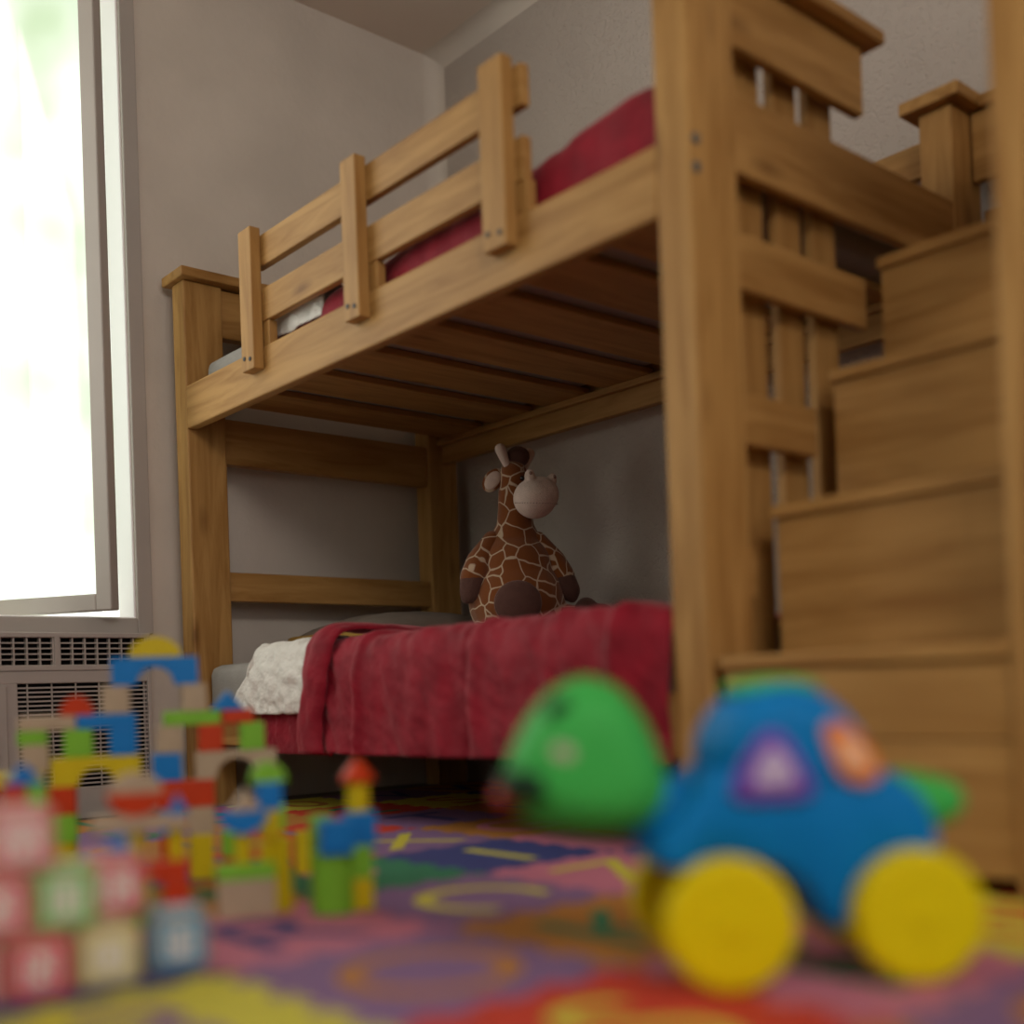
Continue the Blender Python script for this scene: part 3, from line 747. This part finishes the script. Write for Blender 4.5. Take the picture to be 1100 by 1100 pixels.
# topmost gate
halfdisc(XA, 0.652, l8, 0.0375, 0.028, 'yellow', 'yellow half round block crowning the top blue arch of the block castle')
arch(XA, 0.590, 0.713, l7, l8, 0.027, 'blue', 'blue arch block at the very top of the block castle')
cube(XA, 0.576, 0.614, l6, l7, 'beige', 'plain wooden cube under the left foot of the top blue arch')
cube(XA, 0.687, 0.725, l6, l7, 'beige', 'plain wooden cube under the right foot of the top blue arch')
cube(XA, 0.542, 0.622, l5, l6, 'blue', 'blue plank block under the left cube of the top gate')
cube(XA, 0.660, 0.745, l5, l6, 'green', 'green plank block under the right cube of the top gate')
cube(XA, 0.585, 0.622, l4, l5, 'blue', 'blue cube block under the blue plank, left of centre')
cube(XA, 0.525, 0.562, l4, l5, 'green', 'green cube block standing on the yellow arch')
halfdisc(XA, 0.5425, l6, 0.0215, 0.026, 'red', 'small red half round block on top of the castle left wing')
cube(XA, 0.468, 0.541, l5, l6, 'beige', 'plain wooden plank leading to the red half round block')
cube(XA, 0.467, 0.503, 0.2515, l5, 'green', 'small green plank under the plain plank at the castle left wing')
cube(XA, 0.470, 0.505, 0.2155, 0.2515, 'beige', 'plain wooden cube near the left edge of the castle')
cube(XA, 0.400, 0.500, 0.194, 0.2155, 'yellow', 'yellow plank block at the left edge behind the blue triangle')
arch(XA, 0.508, 0.626, l3, l4, 0.026, 'yellow', 'yellow arch block in the left wing of the block castle')
cube(XA, 0.501, 0.538, l2, l3, 'red', 'red cube block under the left foot of the yellow arch')
cube(XA, 0.592, 0.629, l2, l3, 'red', 'red cube block under the right foot of the yellow arch')
cube(XA, 0.501, 0.538, l1, l2, 'green', 'green cube block below the red cube of the yellow arch')
cube(XA, 0.592, 0.629, l1, l2, 'beige', 'plain wooden cube behind the red half round bowl block')
cylb(XA-S/2, 0.520, ZT, l1, 0.018, 'yellow', 'tall yellow cylinder block under the green cube, left wing')
cylb(XA-S/2, 0.6105, ZT, l1, 0.018, 'beige', 'tall plain wooden cylinder block at the back of the castle centre')
cylb(XA-S/2, 0.470, ZT, 0.194, 0.017, 'blue', 'tall blue cylinder block carrying the yellow plank at the left edge')
cylb(XA-S/2, 0.425, ZT, 0.194, 0.017, 'red', 'tall red cylinder block beside the tall blue one at the left edge')
# right wing
cube(XA, 0.650, 0.688, l4, l5, 'beige', 'plain wooden cube under the left end of the green plank')
cube(XA, 0.711, 0.749, l4, l5, 'red', 'red cube block under the right end of the green plank')
cube(XA, 0.643, 0.685, l3, l4, 'blue', 'blue cube block left of the plain wooden arch')
arch(XA, 0.706, 0.832, l3, l4, 0.031, 'beige', 'plain wooden arch block in the right wing of the castle')
cube(XA, 0.775, 0.814, l4, l5, 'green', 'green cube block standing on the plain wooden arch')
cube(XA, 0.749, 0.797, l5, l6, 'red', 'small red plank on the green cube in the right wing')
tri(XA, 0.757, l6, 0.054, 0.027, 'blue', 'blue triangle block on the small red plank')
cube(XA, 0.650, 0.733, l2, l3, 'red', 'red plank block under the plain arch and the blue cube')
cube(XA, 0.694, 0.732, l1, l2, 'beige', 'plain wooden cube under the wide red plank block')
cube(XA, 0.650, 0.684, l1, l2, 'blue', 'blue cube block under the left end of the wide red plank')
cube(XA, 0.694, 0.728, ZT, l1, 'yellow', 'tall yellow pillar block in the middle of the castle')
cube(XA, 0.650, 0.684, ZT, l1, 'red', 'tall red pillar block beside the tall yellow pillar')
cube(XA, 0.797, 0.835, l2, l3, 'blue', 'blue cube block under the right foot of the plain arch')
cube(XA, 0.808, 0.845, l1, l2, 'green', 'green cube block under the blue cube of the plain arch')
cube(XA, 0.812, 0.842, ZT, l1, 'red', 'tall dark red pillar block in the right wing')
cube(XA, 0.545, 0.580, ZT, 0.075, 'beige', 'plain wooden block at the back between the two tall cylinders')
cube(XA, 0.743, 0.780, ZT, 0.085, 'red', 'red block at the back right of the tall yellow pillar')
cube(XA, 0.743, 0.780, 0.085, 0.118, 'green', 'green block on the red one at the back of the right wing')
# second row tower
halfdisc(XB, 0.786, 0.190, 0.028, 0.027, 'green', 'green half round block roofing the blue cube in front of the plain arch')
cube(XB, 0.767, 0.806, 0.152, 0.190, 'blue', 'blue cube block under the green half round roof')
cube(XB-0.001, 0.770, 0.803, 0.114, 0.152, 'yellow', 'yellow cube block below the blue cube of the second row')
cylb(XB-S/2, 0.803, ZT, 0.114, 0.017, 'yellow', 'tall yellow cylinder block beside the red pillar in the right wing')
# front kiosk
XK = -1.425
cube(XK, 0.696, 0.783, ZT, 0.063, 'beige', 'large plain wooden block at the base of the front kiosk')
cube(XK, 0.694, 0.784, 0.063, 0.083, 'green', 'green plank block on the large plain base block')
cylb(XK-0.019, 0.737, 0.083, 0.124, 0.013, 'yellow', 'small yellow cylinder block on the green plank')
cylb(XK-0.019, 0.772, 0.083, 0.110, 0.010, 'yellow', 'short yellow cylinder block at the right end of the green plank')
halfdisc(XK, 0.737, 0.124, 0.037, 0.030, 'blue', 'blue half round block with its flat side up on the yellow cylinder', inv=True)
tri(XK, 0.742, 0.154, 0.050, 0.030, 'beige', 'plain wooden triangle block on the blue upturned half round')
# front left kiosk
XQ = -1.415
cube(XQ, 0.565, 0.650, 0.0735, 0.096, 'red', 'red plank block carrying the small yellow cylinder at the front')
cube(XQ, 0.616, 0.652, ZT, 0.0735, 'red', 'dark red block under the right end of the front red plank')
cube(XQ, 0.566, 0.600, ZT, 0.0735, 'green', 'green block under the left end of the front red plank')
cylb(XQ-0.019, 0.636, 0.096, 0.138, 0.0115, 'yellow', 'small yellow cylinder block on the front red plank')
cylb(XQ-0.019, 0.580, 0.096, 0.138, 0.0115, 'yellow', 'small yellow cylinder block behind the pink letter cube')
cube(XQ, 0.524, 0.655, 0.138, 0.157, 'beige', 'long plain wooden plank bridging the two small yellow cylinders')
halfdisc(XQ, 0.583, 0.157, 0.038, 0.030, 'red', 'red upturned half round block lying on the long plain plank', inv=True)
halfdisc(XQ, 0.583, 0.187, 0.036, 0.025, 'beige', 'plain half round block roofing the red upturned one')
tri(XQ, 0.639, 0.157, 0.028, 0.026, 'blue', 'small blue triangle block at the right end of the long plank')
# left edge front
tri(-1.43, 0.450, 0.204, 0.050, 0.026, 'blue', 'blue triangle block at the left edge in front of the yellow plank', dx=0.03)
cube(-1.43, 0.455, 0.477, 0.110, 0.204, 'green', 'green post block under the blue triangle at the left edge', dx=0.03)
cube(-1.43, 0.425, 0.453, 0.110, 0.204, 'red', 'red post block under the blue triangle at the left edge', dx=0.03)
cube(-1.43, 0.420, 0.480, ZT, 0.110, 'blue', 'large blue block at the foot of the red and green posts', dx=0.03)
# right tower
XT = -1.385
cylb(XT-0.034, 0.864, ZT, 0.093, 0.036, 'green', 'big green cylinder block in front of the right tower')
cube(XT+0.002, 0.832, 0.886, 0.093, 0.138, 'blue', 'blue block on the big green cylinder')
cube(-1.405, 0.892, 0.932, ZT, 0.056, 'yellow', 'yellow block at the foot of the right tower')
cube(-1.405, 0.892, 0.932, 0.056, 0.100, 'green', 'green block above the yellow foot of the right tower')
cube(-1.405, 0.889, 0.940, 0.100, 0.145, 'blue', 'blue block of the right tower under the yellow cylinder')
cylb(-1.424, 0.914, 0.145, 0.186, 0.0195, 'yellow', 'yellow cylinder block under the red roof of the right tower')
ROOF = onto(-1.424+S/2, 0.914) - CN*(S/2)
bm = bmesh.new(); cyl(bm, 0.0235, 0, 0.007, seg=32); cyl(bm, 0.0235, 0.007, 0.031, seg=32, r2=0.004)
blk_obj('roof_block', bm, 'red', 'red cone roof block on top of the right tower', loc=(ROOF.x, ROOF.y, 0.186))
cube(-1.45, 0.858, 0.893, 0.062, 0.139, 'green', 'tall green block behind the blue block of the right tower')
cube(-1.45, 0.858, 0.893, ZT, 0.062, 'beige', 'plain block below the tall green block near the right tower')
cube(-1.478, 0.848, 0.874, ZT, 0.115, 'yellow', 'tall yellow block between the red pillar and the green block', dx=0.02)

# ------------------------------------------------------------------ letter cubes in the foreground
def panel_mats(c): return mat('print_' + str(random.random()), c, 0.55, 0.3)
LC = {'pink': (0.62, 0.10, 0.16), 'green': (0.20, 0.48, 0.16), 'cream': (0.62, 0.54, 0.25), 'blue': (0.07, 0.26, 0.42), 'rose': (0.66, 0.22, 0.27), 'crimson': (0.60, 0.03, 0.09)}
M_lc = {k: mat('print_' + k, v, 0.55, 0.3) for k, v in LC.items()}
M_paper = mat('print_white', (0.72, 0.66, 0.62), 0.6, 0.3)
M_cubewood = mat('cube_maple', (0.42, 0.29, 0.17), 0.55, 0.3, 0.1, 20)
LS = 0.062
def letter_cube(x, y, z, rz, colour, ch, label, wood_body=True, s=LS):
    o = empty('letter_cube', (x, y, z), rz, label, 'letter cube', 'wooden letter cubes stacked at the left')
    obj('cube_body', box(bmesh.new(), -s/2, s/2, -s/2, s/2, 0, s, 0.004), M_cubewood if wood_body else M_lc[colour], o)
    e_ = 0.0008
    for k in range(5):
        if k < 4:
            R_ = Matrix.Rotation(k*math.pi/2, 4, 'Z') @ Matrix.Translation((s/2, 0, s/2)) @ Matrix.Rotation(math.pi/2, 4, 'Z') @ Matrix.Rotation(math.pi/2, 4, 'X')
        else: R_ = Matrix.Translation((0, 0, s)) @ Matrix.Rotation(math.pi/2, 4, 'Z')
        a = s*0.43; b = s*0.27
        bm = bmesh.new(); box(bm, -a, a, -a, a, -0.0004, e_, 0.0004, 1); bm.transform(R_)
        fr = obj('printed_face', bm, M_lc[colour], o)
        bm = bmesh.new(); box(bm, -b, b, -b, b, 0, e_*1.6, 0.0004, 1); bm.transform(R_)
        obj('white_field', bm, M_paper, fr)
        if ch not in cubel: cubel[ch] = text_mesh(ch, s*0.62, 0.001)
        me = cubel[ch].copy(); me.transform(R_ @ Matrix.Translation((0, 0, e_*2.0))); me.materials.clear(); me.materials.append(M_lc[colour])
        lo = bpy.data.objects.new('letter', me); COL.objects.link(lo); lo.parent = fr
    return o
cubel = {}
c0, c1_, c2_ = ZT, ZT+LS+0.0015, ZT+2*(LS+0.0015)
letter_cube(-1.195, 0.383, c0, -0.18, 'crimson', 'N', 'crimson framed letter cube on the mat at the lower left corner')
letter_cube(-1.195, 0.453, c0, -0.20, 'cream', 'D', 'cream yellow letter cube on the mat between the crimson and blue cubes')
letter_cube(-1.200, 0.535, c0, -0.30, 'blue', 'M', 'blue letter cube standing apart on the mat, rightmost of the letter cubes')
letter_cube(-1.205, 0.313, c0, 0.0, 'rose', 'E', 'rose letter cube at the bottom of the stack by the left picture edge')
letter_cube(-1.200, 0.345, c1_, -0.12, 'pink', 'N', 'pink letter cube in the middle row at the left picture edge')
letter_cube(-1.200, 0.413, c1_, -0.20, 'green', 'H', 'pale green letter cube in the middle row of the stack')
letter_cube(-1.235, 0.480, c1_, -0.25, 'pink', 'R', 'pink letter cube on the right end of the middle row')
letter_cube(-1.205, 0.372, c2_, -0.15, 'rose', 'A', 'rose pink letter cube on top of the letter cube stack')
cube(-1.24, 0.480, 0.508, c0+0, c1_-0.0005, 'beige', 'plain block supporting the right pink letter cube from behind', dx=0.03)
cylb(-1.235, 0.480, c1_+LS+0.001, c1_+LS+0.016, 0.013, 'blue', 'small blue disc block lying on the right pink letter cube')

# ================================================================== TURTLE CAR
def toy_mat(name, c): return mat(name, c, 0.55, 0.15, 0.03, 20)
T_blue = toy_mat('toy_blue', (0.001, 0.18, 0.50)); T_green = toy_mat('toy_green', (0.050, 0.42, 0.080)); T_yel = toy_mat('toy_yellow', (0.70, 0.56, 0.001))
T_pur = toy_mat('toy_purple', (0.16, 0.055, 0.42)); T_or = toy_mat('toy_orange', (0.75, 0.20, 0.03)); T_whi = toy_mat('toy_lilac', (0.52, 0.42, 0.62)); T_dark = toy_mat('toy_dark_green', (0.006, 0.03, 0.012)); T_red = toy_mat('toy_red', (0.35, 0.02, 0.015)); T_peach = toy_mat('toy_peach', (0.85, 0.50, 0.30)); T_cheek = toy_mat('toy_cheek', (0.42, 0.36, 0.30))
car = empty('turtle_car', (-0.68212, 0.99293, 0.0), math.atan2(0.75734, 0.65302)-math.radians(-4.0), 'blue and green toy turtle car on four yellow wheels on the mat', 'toy car')
def pillow_ext(outline, W_, inset, rings=9, vc=0.0, power=1.0):
    """closed u,z outline swept in width, shrinking towards the sides; a rounded solid"""
    cu_ = sum(p[0] for p in outline)/len(outline); cz = sum(p[1] for p in outline)/len(outline)
    # resample and round the outline
    pts = [Vector((p[0], p[1])) for p in outline]
    for _ in range(2):
        q = []
        for i in range(len(pts)):
            a, b = pts[i], pts[(i+1) % len(pts)]; q += [a*0.75+b*0.25, a*0.25+b*0.75]
        pts = q
    bm = bmesh.new(); rows = []
    for k in range(-rings, rings+1):
        t = k/rings*math.pi/2; s = 1 - inset*(1-math.cos(t))**power
        rows.append([bm.verts.new((cu_+(p.x-cu_)*s, vc + W_*math.sin(t), cz+(p.y-cz)*s)) for p in pts])
    n = len(pts)
    for a, b in zip(rows, rows[1:]):
        for i in range(n): bm.faces.new((a[i], a[(i+1) % n], b[(i+1) % n], b[i]))
    bm.faces.new(rows[0]); bm.faces.new(rows[-1][::-1])
    bmesh.ops.recalc_face_normals(bm, faces=bm.faces)
    return bm
shell = [(-0.126, 0.222), (-0.119, 0.255), (-0.099, 0.284), (-0.067, 0.299), (-0.034, 0.302), (-0.002, 0.293), (0.028, 0.268), (0.053, 0.225), (0.055, 0.20), (0.03, 0.185), (-0.04, 0.18), (-0.11, 0.185)]
chassis = [(-0.142, 0.198), (-0.124, 0.222), (-0.06, 0.225), (0.02, 0.225), (0.069, 0.204), (0.088, 0.188), (0.100, 0.163), (0.104, 0.139), (0.099, 0.124), (0.062, 0.128), (0.032, 0.105), (0.014, 0.072), (-0.002, 0.052), (-0.018, 0.072), (-0.036, 0.105), (-0.071, 0.130), (-0.114, 0.133), (-0.15, 0.126), (-0.171, 0.122), (-0.187, 0.134), (-0.180, 0.158), (-0.160, 0.178)]
sh = obj('shell', pillow_ext(shell, 0.075, 0.55), T_blue, car, smooth=True)
obj('chassis', pillow_ext(chassis, 0.070, 0.16, power=2), T_blue, car, smooth=True)
bm = bmesh.new(); ellip(bm, (-0.045, 0, 0.294), (0.050, 0.036, 0.012)); obj('top_button', bm, T_green, car, smooth=True)
head_o = [(-0.241, 0.314), (-0.272, 0.300), (-0.297, 0.270), (-0.314, 0.236), (-0.320, 0.206), (-0.313, 0.182), (-0.286, 0.165), (-0.237, 0.154), (-0.188, 0.155), (-0.160, 0.170), (-0.153, 0.200), (-0.162, 0.235), (-0.177, 0.271), (-0.199, 0.301), (-0.222, 0.312)]
hd = obj('head', pillow_ext(head_o, 0.062, 0.62), T_green, car, smooth=True)
bm = bmesh.new(); limb(bm, [(-0.12, 0, 0.165), (-0.19, 0, 0.185)], [0.036, 0.036]); obj('neck', bm, T_blue, car, smooth=True)
for s in (-1, 1):
    bm = bmesh.new(); ellip(bm, (-0.264, s*0.044, 0.279), (0.015, 0.008, 0.014)); obj('eye', bm, T_dark, hd, smooth=True)
    bm = bmesh.new(); ellip(bm, (-0.262, s*0.055, 0.240), (0.017, 0.008, 0.015)); obj('cheek', bm, T_cheek, hd, smooth=True)
bm = pillow_ext([(-0.322, 0.222), (-0.296, 0.226), (-0.268, 0.216), (-0.262, 0.200), (-0.282, 0.194), (-0.310, 0.192), (-0.326, 0.200)], 0.058, 0.15); obj('mouth', bm, T_dark, hd, smooth=True)
bm = bmesh.new(); ellip(bm, (-0.312, -0.012, 0.198), (0.020, 0.042, 0.013)); obj('tongue', bm, T_red, hd, smooth=True)
bm = bmesh.new(); limb(bm, [(0.085, -0.01, 0.172), (0.124, -0.015, 0.176)], [0.036, 0.022]); fused('tail', bm, 0.004, car, T_green, 6)
def side_badge(name, outline, m1, m2, v0, depth, scale=0.58, parent=sh):
    for s in (-1, 1):
        a = obj(name, pillow_ext(outline, depth, 0.25, vc=s*v0), m1, car, smooth=True)
        cu_ = sum(p[0] for p in outline)/len(outline); cz = sum(p[1] for p in outline)/len(outline)
        o2 = [(cu_+(p[0]-cu_)*scale, cz+(p[1]-cz)*scale) for p in outline]
        obj(name + '_inset', pillow_ext(o2, depth*0.6, 0.3, vc=s*(v0+depth*0.62)), m2, a, smooth=True)
side_badge('purple_triangle_button', [(-0.068, 0.258), (-0.052, 0.252), (-0.024, 0.200), (-0.032, 0.186), (-0.104, 0.186), (-0.110, 0.200), (-0.082, 0.252)], T_pur, T_whi, 0.068, 0.012)
side_badge('orange_square_button', [(-0.022, 0.266), (0.012, 0.258), (0.040, 0.220), (0.036, 0.198), (0.004, 0.200), (-0.014, 0.226)], T_or, T_peach, 0.068, 0.012)
for (u, z_) in ((-0.114, 0.0757), (0.068, 0.0757)):
    for s in (-1, 1):
        bm = cyl(bmesh.new(), 0.0630, -0.016, 0.016, seg=56, bev=0.008, axis='Y')
        w = obj('wheel', bm, T_yel, car, smooth=False, loc=(u-0.003, s*0.082, z_))
        for p in w.data.polygons: p.use_smooth = len(p.vertices) == 4
        bm = cyl(bmesh.new(), 0.012, -0.003, 0.003, seg=24, bev=0.001, axis='Y'); obj('hub', bm, T_yel, w, loc=(0, s*0.016, 0))
    bm = cyl(bmesh.new(), 0.007, -0.07, 0.07, seg=16, axis='Y'); obj('axle', bm, T_dark, car, loc=(u, 0, z_))
